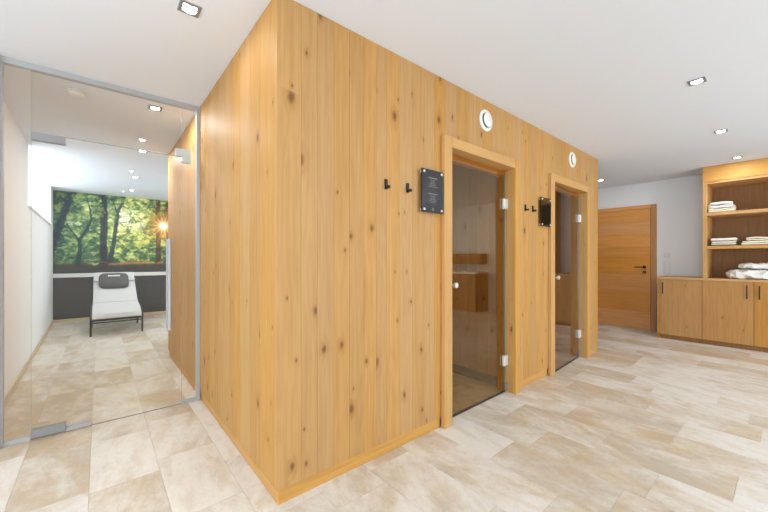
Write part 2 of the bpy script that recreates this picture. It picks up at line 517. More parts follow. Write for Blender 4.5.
w = MB()
w.box((XR, BY1 + .2, 0), (XR + .2, 5.75, H)); w.box((XR, 8.05, 0), (XR + .2, YB, H)); w.box((XR, 5.75, 2.35), (XR + .2, 8.05, H)); w.box((XR, 5.75, 0), (XR + .2, 8.05, .05))
struct(w.build('wall_rest_right', 'plaster'), 'white rest room wall with a window added to light the lounger side', 'wall')
wn = empty('window_%d' % (WN[0] + 1), (XR + .1, 6.9, .05)); struct(wn, 'unseen rest room window added to brighten the left wall', 'window')  # hidden window added so cool daylight reaches left wall and floor
f = MB()
for a, b in ((5.751, 5.81), (6.86, 6.94), (7.99, 8.049)): f.box((XR + .08, a, .051), (XR + .14, b, 2.349))
for a, b in ((5.8105, 6.8595), (6.9405, 7.9895)):
    f.box((XR + .081, a, .051), (XR + .139, b, .12)); f.box((XR + .081, a, 2.28), (XR + .139, b, 2.349))
    MB().box((XR + .105, a, .1205), (XR + .113, b, 2.2795)).build('pane', 'winpane', wn)
f.build('window_frame', 'whiteplastic', wn)

# skirting
struct(slant(MB().box((XL, YP + .07, 0), (XL + .012, YB - .025, 0.065), .002)).build('baseboard_left', 'skirt'), 'beige tile skirting along the rest room wall', 'baseboard')
struct(box('baseboard_back', (XL, YB - .0225, 0), (XR, YB - .0105, 0.055), 'skirt', None, .002), 'beige tile skirting below the dark panel', 'baseboard')

# rest room end wall: dark panel, white ledge, forest mural
struct(box('wall_panel', (XL, YB - .010, 0), (XR, YB, 0.83), 'stone'), 'dark slate wainscot panel behind the lounger', 'wall panel')
struct(box('trim_2', (XL, YB - .035, 0.832), (XR, YB, 0.905), 'whiteplastic', None, .003), 'white ledge between dark panel and forest mural', 'ledge')

# ------------------------------------------------------------------ forest mural (flat print)
def fbm(U, V, f, oct=5, seed=0, ga=.5):
    rg = np.random.RandomState(seed); out = np.zeros_like(U); amp = 1; tot = 0
    for o in range(oct):
        T = rg.rand(64, 64); x = U * f + 11.3 * o; y = V * f + 7.1 * o
        xi = np.floor(x).astype(int); yi = np.floor(y).astype(int); fx = x - xi; fy = y - yi
        fx = fx * fx * (3 - 2 * fx); fy = fy * fy * (3 - 2 * fy)
        a = T[xi % 64, yi % 64]; b = T[(xi + 1) % 64, yi % 64]; c = T[xi % 64, (yi + 1) % 64]; d = T[(xi + 1) % 64, (yi + 1) % 64]
        out += amp * ((a * (1 - fx) + b * fx) * (1 - fy) + (c * (1 - fx) + d * fx) * fy); tot += amp; amp *= ga; f *= 2
    out = out / tot
    return (out - out.mean()) / out.std() * .16 + .5
def sst(x, a, b):
    t = np.clip((x - a) / (b - a), 0, 1); return t * t * (3 - 2 * t)
def mural():
    x0, x1, z0, z1 = XL + .001, XR - .001, 0.907, H - .001
    nx, nz = 420, 230
    us = np.linspace(0, 1, nx); vs = np.linspace(0, 1, nz)
    U, V = np.meshgrid(us, vs, indexing='ij'); Uu = U * (x1 - x0) / 1.82    # 0..1 over the part in view
    A = 1.2
    def C(*c): return np.array(c) / 255.0
    n5 = fbm(Uu * A, V * 1.4, 26, 3, 21, .7); n1 = fbm(Uu * A, V, 5, 5, 1, .6); n2 = fbm(Uu * A, V, 13, 4, 2, .65); n3 = fbm(Uu * A, V, 3, 3, 3); n4 = fbm(Uu * A * 1.0, V * 2.2, 16, 4, 9, .65)
    img = np.zeros(U.shape + (3,))
    def over(m, c):
        nonlocal img
        m = np.clip(m, 0, 1)[..., None]; img = img * (1 - m) + m * np.asarray(c)
    over(np.ones_like(U), C(96, 126, 76))
    over(sst(n4, .40, .66) * .9, C(146, 168, 88))
    over((1 - sst(n1, .28, .52)) * .8, C(40, 72, 62)); over((1 - sst(n2, .30, .46)) * .7, C(46, 74, 52))
    over(sst(n2 * .6 + n4 * .4, .52, .68) * .9, C(208, 206, 112))
    over(sst(1 - Uu, .45, 1.0) * .4, C(44, 90, 88))
    # sunlit opening in the middle
    gl = np.exp(-(((Uu - .60) / .17) ** 2 + ((V - .66) / .24) ** 2))
    over(gl * (.35 + .65 * sst(n2, .4, .6)) * .9, C(232, 226, 150))
    gl2 = np.exp(-(((Uu - .58) / .085) ** 2 + ((V - .74) / .10) ** 2)) + .6 * np.exp(-(((Uu - .72) / .06) ** 2 + ((V - .66) / .06) ** 2))
    over(gl2 * sst(n2, .36, .55), C(250, 250, 236))
    g3 = np.exp(-(((Uu - .28) / .05) ** 2 + ((V - .83) / .06) ** 2)) + np.exp(-(((Uu - .22) / .1) ** 2 + ((V - .62) / .03) ** 2))
    over(g3 * sst(n2, .42, .58) * .8, C(236, 236, 190))
    over(np.exp(-(((Uu - .70) / .22) ** 2 + ((V - .45) / .12) ** 2)) * .6 * sst(n4, .35, .6), C(206, 192, 70))
    over(np.exp(-(((Uu - .28) / .16) ** 2 + ((V - .30) / .12) ** 2)) * .6 * sst(n1, .35, .6), C(110, 160, 70))
    over(sst(.26 - V, 0, .12) * .7 * sst(n1, .25, .6), C(56, 84, 52))
    over(sst(n5, .54, .76) * sst(n1, .3, .6) * (.35 + .45 * Uu), C(226, 224, 140)); over((1 - sst(n5, .22, .42)) * .6, C(38, 66, 54))
    over(sst(n5 * .5 + n4 * .5, .60, .74) * gl * .9, C(255, 252, 214))
    # trunks
    def trunk(pts, w0, w1, col, soft=.25):
        nonlocal img
        best = np.full(U.shape, 9.0)
        P = [np.array(p) for p in pts]; L = len(P) - 1
        for i in range(L):
            a, b = P[i], P[i + 1]; d = b - a
            t = np.clip(((Uu - a[0]) * d[0] + (V - a[1]) * d[1] * .65) / (d[0] ** 2 + d[1] ** 2 * .65), 0, 1)
            dist = np.sqrt((Uu - a[0] - t * d[0]) ** 2 + ((V - a[1] - t * d[1]) * .8) ** 2)
            wd = w0 + (w1 - w0) * (i + t) / L
            best = np.minimum(best, dist / wd)
        m = 1 - sst(best + (n2 - .5) * .5, 1 - soft, 1 + soft)
        over(m * .94, np.asarray(col) * (0.8 + .45 * n2[..., None]))
    dk = C(38, 54, 62)
    trunk([(-.03, .18), (.02, .45), (.07, .68), (.10, .86), (.16, 1.04)], .026, .032, dk)
    trunk([(.185, .10), (.205, .30), (.20, .42), (.25, .52), (.295, .68), (.285, .80), (.26, .92)], .020, .006, dk)
    trunk([(.20, .38), (.17, .47), (.12, .55), (.10, .62)], .010, .004, dk)
    trunk([(.395, .08), (.395, .4), (.40, .7), (.40, 1.03)], .034, .028, C(34, 46, 50))
    trunk([(.445, .08), (.475, .35), (.50, .6), (.515, .8), (.555, .90), (.57, 1.02)], .021, .012, C(42, 58, 60))
    trunk([(.51, .76), (.49, .88), (.46, .95)], .010, .005, C(42, 58, 60))
    trunk([(.895, .08), (.895, .5), (.89, .98)], .028, .024, C(74, 54, 40))
    trunk([(.985, .08), (.985, .5), (.99, .98)], .020, .018, C(96, 58, 34))
    for (a, b, c2, d2, wd) in ((.03, .5, .13, .62, .005), (.40, .72, .33, .86, .006), (.40, .55, .31, .60, .004), (.89, .6, .82, .74, .004), (.10, .86, .03, .93, .006)):
        trunk([(a, b), ((a + c2) / 2, (b + d2) / 2 + .02), (c2, d2)], wd, wd * .5, dk)
    lf = sst(fbm(Uu * A, V, 22, 3, 12, .6), .56, .66) * sst(V, .5, .9)
    over(lf * .65, C(150, 160, 84))
    # forest floor
    over(sst(.13 - V + (n1 - .5) * .05, 0, .03) * .92, C(62, 54, 50)); over(sst(.06 - V + (n1 - .5) * .04, 0, .04) * .7, C(48, 62, 70))
    over(np.exp(-((V - .125 + (n1 - .5) * .06) / .018) ** 2) * sst(Uu, .32, .45) * .75 * sst(n2, .35, .55), C(196, 124, 66))
    # sun and rays
    su, sv = .945, .64
    dx, dy = Uu - su, (V - sv) * .85; rr = np.sqrt(dx * dx + dy * dy); an = np.arctan2(dy, dx)
    over(np.exp(-(rr / .14) ** 2) * .85, C(232, 134, 40))
    ray = np.abs(np.cos(an * 7 + .3)) ** 14
    over(ray * np.exp(-(rr / .13) ** 2) * 1.0, C(255, 214, 120))
    over(np.exp(-(rr / .055) ** 2) * 1.3, C(255, 240, 190)); over(np.exp(-(rr / .036) ** 4), C(255, 255, 246))
    img = np.clip(img * 1.1 + .02, 0, 1)  # brightens the print; lifted darks stand in for reflection haze on the glass
    L = np.where(img > .04045, ((img + .055) / 1.055) ** 2.4, img / 12.92)
    yf = YB - .004
    V3 = [(x0 + (x1 - x0) * u, yf, z0 + (z1 - z0) * v) for u in us for v in vs]
    F = [(i * nz + j, (i + 1) * nz + j, (i + 1) * nz + j + 1, i * nz + j + 1) for i in range(nx - 1) for j in range(nz - 1)]
    me = bpy.data.meshes.new('forest_mural'); 
    org = Vector(((x0 + x1) / 2, YB - .004, z0))
    me.from_pydata([tuple(Vector(p) - org) for p in V3], [], F)
    ca = me.color_attributes.new('print', 'FLOAT_COLOR', 'POINT')
    buf = np.ones((nx * nz, 4), dtype=np.float32); buf[:, :3] = L.reshape(-1, 3)
    ca.data.foreach_set('color', buf.ravel())
    m, nt, p = newmat('forest_print'); g = N(nt)
    at = g.new('ShaderNodeAttribute', attribute_name='print'); g.link(at.outputs['Color'], p.inputs['Base Color'])
    p.inputs['Roughness'].default_value = .6; p.inputs['Specular IOR Level'].default_value = .2
    me.materials.append(m)
    o = bpy.data.objects.new('forest_mural', me); COL.objects.link(o); o.location = org
    # paper thickness
    md = o.modifiers.new('thickness', 'SOLIDIFY'); md.thickness = .003; md.offset = -1
    tag(o, 'wall-wide forest photo mural with dark trunks and a low sun', 'mural')
mural()

# ------------------------------------------------------------------ timber cabin block
PT = 0.02     # board thickness
D1 = (1.83, 2.865); D2 = (3.475, 4.515)          # outer casing edges
CW, CH0, CH1 = 0.085, 1.97, 2.045             # casing width, inner and outer head height
PL = 0.075                                    # plinth height
random.seed(11)
front = MB()
Yf0, Yf1 = BY0 + PT + .0008, BY0 + .10
ops = [(d[0] + .04, d[1] - .04) for d in (D1, D2)]
e = [BX0 + PT + .001] + [q for o in ops for q in o] + [BX1 - .001]
for a, b in zip(e[::2], e[1::2]): front.box((a, Yf0, 0), (b, Yf1, H - .001))
for a, b in ops: front.box((a, Yf0, CH1 - .035), (b, Yf1, H - .001))
front = front.build('wall_cabin_front', 'inner_z'); struct(front, 'knotty oak front wall of the sauna cabins', 'wall')
def planks(parent, spans, fixed, along):
    """vertical boards between fixed lines, widths as in the photo"""
    pass
def split(a, b, lo=.085, hi=.19):
    xs = [a]
    while b - xs[-1] > hi * 1.25: xs.append(xs[-1] + random.uniform(lo, hi))
    if b - xs[-1] < lo * .6 and len(xs) > 1: xs.pop()
    return xs + [b]
g2 = .0004
seams = [BX0, .77, .86, .96, 1.06, 1.16, 1.25, 1.33, 1.44, 1.55, 1.66, 1.76, ops[0][0]]
for a, b in zip(seams, seams[1:]): box('plank', (a + g2, BY0, PL), (b - g2, BY0 + PT, H - .0015), 'oak', front, .0002)
for a0, b0, zlo in ((ops[0][0], ops[0][1], CH1 - .035), (ops[0][1], ops[1][0], PL), (ops[1][0], ops[1][1], CH1 - .035), (ops[1][1], BX1, PL)):
    xs = split(a0, b0)
    for a, b in zip(xs, xs[1:]): box('plank', (a + g2, BY0, zlo), (b - g2, BY0 + PT, H - .0015), 'oak', front, .0002)
pb = [(BX0 + .012, D1[0]), (D1[1], D2[0]), (D2[1], BX1 - .012)]
for a, b in pb: box('plinth', (a, BY0 + .010, 0), (b, BY0 + PT + .0003, PL - .003), 'oak_x', front, .001)
side = box('wall_cabin_side', (BX0 + PT + .0008, BY0 + PT + .001, 0), (BX0 + .10, BY1, H - .001), 'inner_z'); struct(side, 'oak boarded side wall of the cabin beside the glass partition', 'wall')
ys = split(BY0 + PT + .0004, BY1, .10, .20)
for a, b in zip(ys, ys[1:]): box('plank', (BX0, a + g2, PL), (BX0 + PT, b - g2, H - .0015), 'oak', side, .0002)
box('plinth', (BX0 + .012, BY0 + .0105, 0), (BX0 + PT + .0003, BY1, PL - .003), 'oak_y', side, .001)
struct(box('wall_cabin_back', (BX0 + .101, BY1 - .1, 0), (BX1, BY1 - .0005, H - .001), 'inner_z'), 'rear wall of the cabin block', 'wall')
struct(box('wall_cabin_end', (BX1 - .099, Yf1 + .001, 0), (BX1, BY1 - .101, H - .001), 'inner_z'), 'end wall of the cabin block facing the plank door', 'wall')

# cabin interiors: boarded lining, dark skirting and lining ceiling
def interior(n, xa, xb, ya, yb):
    for nm, A, B, lab in (('wall_lining_right', (xb, ya, 0), (xb + .03, yb, 2.25), 'right'), ('wall_lining_left', (xa - .03, ya, 0), (xa, yb, 2.25), 'left'),
                     ('wall_lining_back', (xa - .03, yb + .0005, 0), (xb + .03, yb + .03, 2.25), 'back')):
        core = box(nm + '_%d' % n, A, B, 'inner_z')
        struct(core, 'softwood lined %s wall inside sauna cabin %d' % (lab, n), 'wall')
        if lab == 'back':
            xs = split(xa + .012, xb - .012, .11, .13)
            for a, b in zip(xs, xs[1:]): box('plank', (a + .001, yb - .012, .09), (b - .001, yb, 2.2), 'inner_z', core, .002)
            box('skirting', (xa + .012, yb - .012, 0), (xb - .012, yb, .088), 'darkskirt', core, .002)
        else:
            s = -1 if lab == 'right' else 1; x = xb if lab == 'right' else xa
            xs = split(ya, yb - .013, .11, .13)
            for a, b in zip(xs, xs[1:]): box('plank', (x, a + .001, .09), (x + s * .012, b - .001, 2.2), 'inner_z', core, .002)
            box('skirting', (x, ya, 0), (x + s * .012, yb - .013, .088), 'darkskirt', core, .002)
    struct(box('ceiling_cabin_%d' % n, (xa - .03, ya, 2.2505), (xb + .03, yb + .03, 2.28), 'inner_z'), 'boarded ceiling inside sauna cabin %d' % n, 'ceiling')
interior(1, 1.05, 2.83, Yf1 + .03, 3.6)
interior(2, 3.05, 4.48, Yf1 + .03, 3.6)

def sauna_door(n, d, ajar, gm, label):
    x0, x1 = d
    root = empty('door_%d' % n, ((x0 + x1) / 2, BY0, 0)); struct(root, label, 'door')
    ya, yb = BY0 - .032, BY0 - .0005
    # casing
    box('casing_post', (x0, ya, 0), (x0 + CW, yb, CH1), 'oak_z', root, .002)
    box('casing_post', (x1 - CW, ya, 0), (x1, yb, CH1), 'oak_z', root, .002)
    box('casing_head', (x0 + CW + .0003, ya + .0005, CH0), (x1 - CW - .0003, yb, CH1 - .0005), 'oak_x', root, .002)
    # jamb linings
    box('jamb', (x0 + .0405, BY0, 0), (x0 + CW, BY0 + .13, CH0), 'oak_z', root, .001)
    box('jamb', (x1 - CW, BY0, 0), (x1 - .0405, BY0 + .13, CH0), 'oak', root, .001)
    box('jamb_head', (x0 + .0405, BY0, CH0 + .0005), (x1 - .0405, BY0 + .13, CH1 - .0355), 'oak_x', root, .001)
    box('door_stop', (x0 + CW + .0005, BY0 + .075, CH0 - .045), (x1 - CW - .0005, BY0 + .13, CH0 - .0005), 'oak_x', root, .001)
    box('door_stop', (x0 + CW + .0005, BY0 + .075, 0), (x0 + CW + .022, BY0 + .13, CH0 - .0455), 'oak_z', root, .001)
    box('door_stop', (x1 - CW - .022, BY0 + .075, 0), (x1 - CW - .0005, BY0 + .13, CH0 - .0455), 'oak', root, .001)
    # glass leaf, hinged on the right
    gx0, gx1 = x0 + CW + .006, x1 - CW - .022
    gy = BY0 + .058
    piv = Vector((gx1, gy + .004, 0))
    R = Matrix.Translation(piv) @ Matrix.Rotation(math.radians(ajar), 4, 'Z') @ Matrix.Translation(-piv)
    def rb(mb, name, mat, par, smooth=False):
        bmesh.ops.transform(mb.bm, matrix=R, verts=mb.bm.verts); return mb.build(name, mat, par, smooth)
    leaf = rb(MB().box((gx0, gy, .010), (gx1, gy + .008, CH0 - .012)), 'glass_leaf', gm, root)
    for z in (1.665, .285):
        h = MB().box((gx1 - .050, gy - .020, z - .045), (gx1 + .0, gy - .0003, z + .045), .004, 2)
        h.box((gx1 - .055, gy + .0083, z - .045), (gx1, gy + .014, z + .045), .002)
        hh = rb(h, 'hinge', 'steel', leaf)
        rb(MB().box((gx1 + .0004, gy - .022, z - .045), (gx1 + .0213, gy + .010, z + .045), .003), 'hinge_plate', 'steel', leaf)
    k = MB().lathe([(.004, 0), (.010, .002), (.010, .012), (.021, .018), (.022, .030), (.018, .036), (.0, .037)], (gx0 + .10, gy - .0002, .985), 'Y', 24, -1)
    rb(k, 'knob', 'steel', leaf, True)
    k = MB().lathe([(.004, 0), (.010, .002), (.010, .012), (.021, .018), (.022, .030), (.018, .036), (.0, .037)], (gx0 + .10, gy + .0082, .985), 'Y', 24, 1)
    rb(k, 'knob', 'steel', leaf, True)
    rb(MB().box((gx1 - .002, gy - .012, .012), (gx1 + .020, gy + .020, .085), .002), 'floor_pivot', 'darkmetal', leaf)
    rb(MB().box((gx0, gy - .003, .0015), (gx1 - .004, gy + .011, .0098)), 'bottom_seal', 'darkskirt', leaf)
    rb(MB().box((gx1 + .001, gy - .001, .09), (gx1 + .008, gy + .009, CH0 - .05)), 'edge_seal', 'edge', leaf)
sauna_door(2, D1, 0.8, 'tinted', 'bronze glass sauna door in oak casing beside the dark lettered sign')
sauna_door(3, D2, 4.0, 'tinted2', 'grey glass cabin door in oak casing nearest the plank door')

# ------------------------------------------------------------------ things on the cabin front
def hook(x, z, label):
    y = BY0
    h = empty('coat_hook', (x, y, z)); tag(h, label, 'hook', 'black coat hooks on the oak wall')
    box('plate', (x - .0105, y - .010, z - .030), (x + .0105, y - .0002, z + .030), 'black', h, .002)
    m = MB().cyl((x, y - .010, z - .019), (x, y - .030, z - .019), .0075, None, 16)
    m.build('peg', 'black', h, True)
    m = MB().cyl((x, y - .0301, z - .019), (x, y - .036, z - .019), .0105, .009, 16)
    m.build('peg_tip', 'black', h, True)
hook(1.322, 1.63, 'black wall hook farthest from the lettered sign')
hook(1.502, 1.632, 'black wall hook close beside the lettered sign')
hook(3.005, 1.652, 'black wall hook closer to the bronze glass door')
hook(3.148, 1.655, 'black wall hook next to the glossy blank sign')

def sign(x0, x1, z0, z1, mat, label, text):
    y = BY0; yf = y - .030
    s = empty('wall_sign', ((x0 + x1) / 2, y, z0)); tag(s, label, 'sign')
    pl = box('plate', (x0, yf, z0), (x1, yf + .010, z1), mat, s, .001)
    for a in (x0 + .018, x1 - .018):
        for b in (z0 + .018, z1 - .018):
            m = MB().cyl((a, y - .0003, b), (a, yf + .0102, b), .007, None, 16)
            m.cyl((a, yf - .0002, b), (a, yf - .006, b), .0085, .0075, 20)
            m.build('standoff', 'steel', s, True)
    if text:
        cx = (x0 + x1) / 2; random.seed(5)
        def line(z, w, h):
            m = MB(); x = cx - w / 2
            while x < cx + w / 2 - .004:
                ww = random.uniform(.008, .022); ww = min(ww, cx + w / 2 - x)
                m.box((x, yf - .0006, z - h / 2), (x + ww, yf - .0001, z + h / 2)); x += ww + .0035
            m.build('lettering', 'print', s)
        zt = z1 - .055
        for blk in (0, 1):
            line(zt, .090, .0065)
            for i, w in enumerate((.05, .04, .06, .07, .10 if blk == 0 else .05)): line(zt - .016 - i * .0105, w, .0028)
            zt -= .105
        m = MB().lathe([(.011, 0), (.011, .0004), (.008, .0004), (.008, 0)], (cx, yf - .0001, z0 + .022), 'Y', 20, -1)
        m.build('emblem', 'print', s)
sign(1.608, 1.816, 1.490, 1.775, 'sign', 'dark acrylic sign with pale lettering beside the bronze door', True)
sign(3.262, 3.468, 1.50, 1.78, 'sign_gloss', 'glossy black sign panel beside the grey glass door', False)

def vent(x, z, label):
    y = BY0
    v = empty('air_valve', (x, y, z)); tag(v, label, 'vent', 'round white air valves above the doors')
    MB().lathe([(.062, .0003), (.085, .0003), (.086, .006), (.080, .013), (.066, .016), (.060, .010), (.060, .001)], (x, y, z), 'Y', 40, -1).build('ring', 'whiteplastic', v, True)
    MB().lathe([(.0, .001), (.056, .001), (.056, .0015), (.0, .0015)], (x, y, z), 'Y', 40, -1).build('throat', 'darkmetal', v, True)
    MB().lathe([(.008, .002), (.008, .016), (.030, .018), (.052, .020), (.055, .023), (.048, .027), (.0, .029)], (x, y, z), 'Y', 40, -1).build('disc', 'whiteplastic', v, True)
vent(2.37, 2.288, 'round white air valve above the bronze glass door')
vent(4.06, 2.292, 'round white air valve above the grey glass door')

# ------------------------------------------------------------------ glass partition and pivot door
gp = empty('glass_partition', (0.08, YP, 0)); tag(gp, 'frameless glass partition in grey aluminium channels before the rest room', 'partition')
ga, gb = YP - .005, YP + .005
dx0, dx1 = -0.340, 0.510
box('post', (-0.4775, YP - .022, 0), (-0.4622, YP + .022, H - .036), 'alu', gp, .001)
box('post', (BX0 - .026, YP - .022, 0), (BX0 - .0005, YP + .022, H - .036), 'alu', gp, .001)
box('top_rail', (-0.4775, YP - .0225, H - .0355), (BX0 - .0005, YP + .0225, H - .0005), 'alu', gp, .001)
box('floor_channel', (-0.4620, YP - .016, 0), (dx0 - .002, YP + .016, .026), 'alu', gp, .001)
box('floor_channel', (dx1 + .004, YP - .016, 0), (BX0 - .0265, YP + .016, .026), 'alu', gp, .001)
box('side_pane', (-0.4620, ga, .0265), (dx0 - .002, gb, H - .036), 'clear', gp)
box('side_pane', (dx1 + .004, ga, .0265), (BX0 - .0265, gb, H - .036), 'clear', gp)
DT = 2.01
box('threshold', (-0.038, YP - .004, .0002), (dx1 + .003, YP + .004, .004), 'darkmetal', gp)
box('over_pane', (dx0 - .0005, ga, DT + .004), (dx1 + .0025, gb, H - .036), 'clear_over', gp)
for zz in ((DT + .0002, DT + .0036),): box('pane_edge', (dx0 - .0005, ga + .001, zz[0]), (dx1 + .0025, gb - .001, zz[1]), 'edge', gp)
box('pane_edge', (dx0 - .0017, ga + .001, .03), (dx0 - .0008, gb - .001, H - .04), 'edge', gp)
box('pane_edge', (dx1 + .0028, ga + .001, .03), (dx1 + .0037, gb - .001, H - .04), 'edge', gp)
m = MB().strip([(dx1 - .04, DT + .005), (dx1 - .04, DT + .062), (dx1 + .066, DT + .062), (dx1 + .066, DT - .045), (dx1 + .008, DT - .045), (dx1 + .008, DT + .005)], 'Y', YP - .018, YP - .0055)
m.build('corner_patch', 'frosted', gp)
m = MB().strip([(dx1 - .04, DT + .005), (dx1 - .04, DT + .062), (dx1 + .066, DT + .062), (dx1 + .066, DT - .045), (dx1 + .008, DT - .045), (dx1 + .008, DT + .005)], 'Y', YP + .0055, YP + .018)
m.build('corner_patch', 'frosted', gp)

dr = empty('door_1', ((dx0 + dx1) / 2, YP, 0)); struct(dr, 'clear glass pivot door into the rest room', 'door')
leaf = box('glass_leaf', (dx0 + .002, ga, .012), (dx1, gb, DT - .001), 'clear', dr)
for z0, z1 in ((DT - .052, DT + .0), (.012, .064)):
    for s in (-1, 1):
        a, b = sorted((YP + s * .0055, YP + s * .020))
        box('pivot_patch', (dx0 + .002, a, z0), (dx0 + .165, b, z1), 'patch', leaf, .001)
for s in (-1, 1):
    a, b = sorted((YP + s * .0055, YP + s * .012))
    box('sweep_seal', (dx0 + .167, a, .004), (-0.04, b, .030), 'alu', leaf, .001)
for s in (-1, 1):
    hx = dx1 - .085; y = YP + s * .055
    m = MB().cyl((hx, y, .62), (hx, y, 1.34), .0125, None, 20)
    for z in (.74, 1.22): m.cyl((hx, YP + s * .0055, z), (hx, y, z), .008, None, 14)
    m.build('bar_handle', 'alu', leaf, True)

# ------------------------------------------------------------------ lounger
lg = empty('sun_lounger', (.22, 7.5, 0)); tag(lg, 'pale grey padded lounger on dark legs before the dark panel', 'lounger')
lx0, lx1 = -.085, .525
prof = [(6.735, .262), (6.76, .300), (6.85, .338), (7.0, .372), (7.15, .392), (7.30, .405), (7.40, .425), (7.55, .488), (7.8, .612), (8.05, .738), (8.28, .855)]
def pad(x0, x1, prof, t0, name, mat, parent, nx=9):
    bm = bmesh.new(); top = []; bot = []
    n = len(prof)
    for i, (y, z) in enumerate(prof):
        p0 = prof[max(i - 1, 0)]; p1 = prof[min(i + 1, n - 1)]
        d = Vector((p1[0] - p0[0], p1[1] - p0[1])).normalized(); nn = Vector((-d.y, d.x))
        e = min(1, min(i, n - 1 - i) / 1.2 + .35)
        rt, rb = [], []
        for k in range(nx):
            s = k / (nx - 1); c = (1 - abs(2 * s - 1) ** 6) * e
            x = x0 + (x1 - x0) * s
            rt.append(bm.verts.new((x, y + nn.x * t0 * (.4 + .6 * c), z + nn.y * t0 * (.4 + .6 * c))))
            rb.append(bm.verts.new((x, y, z)))
        top.append(rt); bot.append(rb)
    for i in range(n - 1):
        for k in range(nx - 1):
            bm.faces.new((top[i][k], top[i][k + 1], top[i + 1][k + 1], top[i + 1][k]))
            bm.faces.new((bot[i][k], bot[i + 1][k], bot[i + 1][k + 1], bot[i][k + 1]))
        bm.faces.new((top[i][0], top[i + 1][0], bot[i + 1][0], bot[i][0])); bm.faces.new((top[i][-1], bot[i][-1], bot[i + 1][-1], top[i + 1][-1]))
    for k in range(nx - 1):
        bm.faces.new((top[0][k], bot[0][k], bot[0][k + 1], top[0][k + 1])); bm.faces.new((top[-1][k], top[-1][k + 1], bot[-1][k + 1], bot[-1][k]))
    bmesh.ops.recalc_face_normals(bm, faces=bm.faces[:])
    m = MB(); m.bm.free(); m.bm = bm
    return m.build(name, mat, parent, True)
pad(lx0, lx1, prof[:7], .045, 'seat_pad', 'sling', lg)
pad(lx0 + .005, lx1 - .005, [(7.41, .432)] + prof[7:], .045, 'back_pad', 'sling', lg)
pad(lx0 + .008, lx1 - .008, [(8.02, .774), (8.1, .816), (8.2, .868), (8.295, .914)], .025, 'head_flap', 'sling', lg)
for s, x in ((-1, lx0 - .014), (1, lx1 + .014)):
    MB().tube([(x, y, z - .012) for y, z in prof], .013).build('side_rail', 'bronze', lg, True)
    m = MB().tube([(x, 6.80, .315), (x, 6.795, .16), (x, 6.79, .0)], .014); m.build('leg', 'bronze', lg, True)
    m = MB().tube([(x, 7.66, .54), (x, 7.68, .3), (x, 7.70, .0)], .014); m.build('leg', 'bronze', lg, True)
m = MB().strip([(6.728, .232), (6.745, .232), (6.748, .285), (6.735, .285)], 'X', lx0 - .012, lx1 + .012); m.build('front_rail', 'bronze', lg)
MB().tube([(lx0 - .014, 6.797, .20), (lx1 + .014, 6.797, .20)], .009).build('stretcher', 'bronze', lg, True)
MB().tube([(lx0 - .014, 7.69, .22), (lx1 + .014, 7.69, .22)], .009).build('stretcher', 'bronze', lg, True)

pw = empty('head_pillow', (.215, 8.0, .80)); tag(pw, 'charcoal head pillow with white lettering on the lounger', 'pillow')
def cushion(c, hx, hy, hz, tilt, name, mat, parent):
    bm = bmesh.new(); bmesh.ops.create_uvsphere(bm, u_segments=28, v_segments=16, radius=1)
    for v in bm.verts:
        x, y, z = v.co
        f = lambda t, p: math.copysign(abs(t) ** p, t)
        r = Vector((f(x, .45), f(y, .45), z))
        m_ = max(abs(r.x), abs(r.y))
        pz = f(z, .8) * (1 - .35 * m_ ** 4)
        v.co = Vector((r.x * hx, r.y * hy, pz * hz))
    bmesh.ops.transform(bm, matrix=Matrix.Translation(c) @ Matrix.Rotation(tilt, 4, 'X'), verts=bm.verts)
    m = MB(); m.bm.free(); m.bm = bm
    return m.build(name, mat, parent, True)
tl = .72
pc = Vector((.205, 7.895, .788))
cushion(pc, .215, .185, .062, tl, 'cushion', 'pillow', pw)
m = MB(); random.seed(2); x = -.085
while x < .085:
    ww = random.uniform(.012, .022); m.box((x, .050, 0), (x + ww, .080, .0015)); x += ww + .004
bmesh.ops.transform(m.bm, matrix=Matrix.Translation(pc) @ Matrix.Rotation(tl, 4, 'X') @ Matrix.Translation((0, 0, .0605)), verts=m.bm.verts)
m.build('lettering', 'whiteplastic', pw)

# ------------------------------------------------------------------ smoke detector and downlights
def lens_light(x, y, label, group, watt=SPOT_W, tint=(1.0, .97, .92)):
    d = empty('downlight', (x, y, H)); tag(d, label, 'downlight', group)
    s = .047; z = H
    f = MB()
    f.box((x - s, y - s, z - .005), (x + s, y - .031, z - .0003), .001); f.box((x - s, y + .031, z - .005), (x + s, y + s, z - .0003), .001)
    f.box((x - s, y - .0309, z - .005), (x - .031, y + .0309, z - .0003), .001); f.box((x + .031, y - .0309, z - .005), (x + s, y + .0309, z - .0003), .001)
    f.build('bezel', 'darkmetal', d)
    MB().lathe([(.0345, .0052), (.0345, .0075), (.0315, .007), (.0315, .0052)], (x, y, z), 'Z', 28, -1).build('lamp_ring', 'steel', d, True)
    MB().lathe([(.031, .0006), (.031, .0055), (.018, .0075), (.0, .0082)], (x, y, z), 'Z', 28, -1).build('lens', 'bulb', d, True)
    l = bpy.data.lights.new('lamp_light', 'AREA'); l.shape = 'DISK'; l.size = .05; l.energy = watt; l.color = tint
    lo = bpy.data.objects.new('lamp_light', l); COL.objects.link(lo); lo.parent = d; lo.location = (0, 0, -.012)
A, B, Cc = 'square downlights in the hall ceiling', 'square downlights in the rest room ceiling', 'square downlights over the open floor'
lens_light(.35, 1.95, 'square ceiling downlight beside the cabin corner and glass partition', A)
lens_light(3.27, .42, 'square ceiling downlight over the floor before the bronze door', A)
lens_light(4.725, .43, 'square ceiling downlight over the floor before the grey glass door', A)
lens_light(6.10, .41, 'square ceiling downlight close above the towel shelves', A, 5)
lens_light(6.18, 1.94, 'square ceiling downlight in front of the plank door', A)
lens_light(.36, 3.42, 'square rest room downlight just behind the glass partition', B, 8, (1.0, .96, .89))
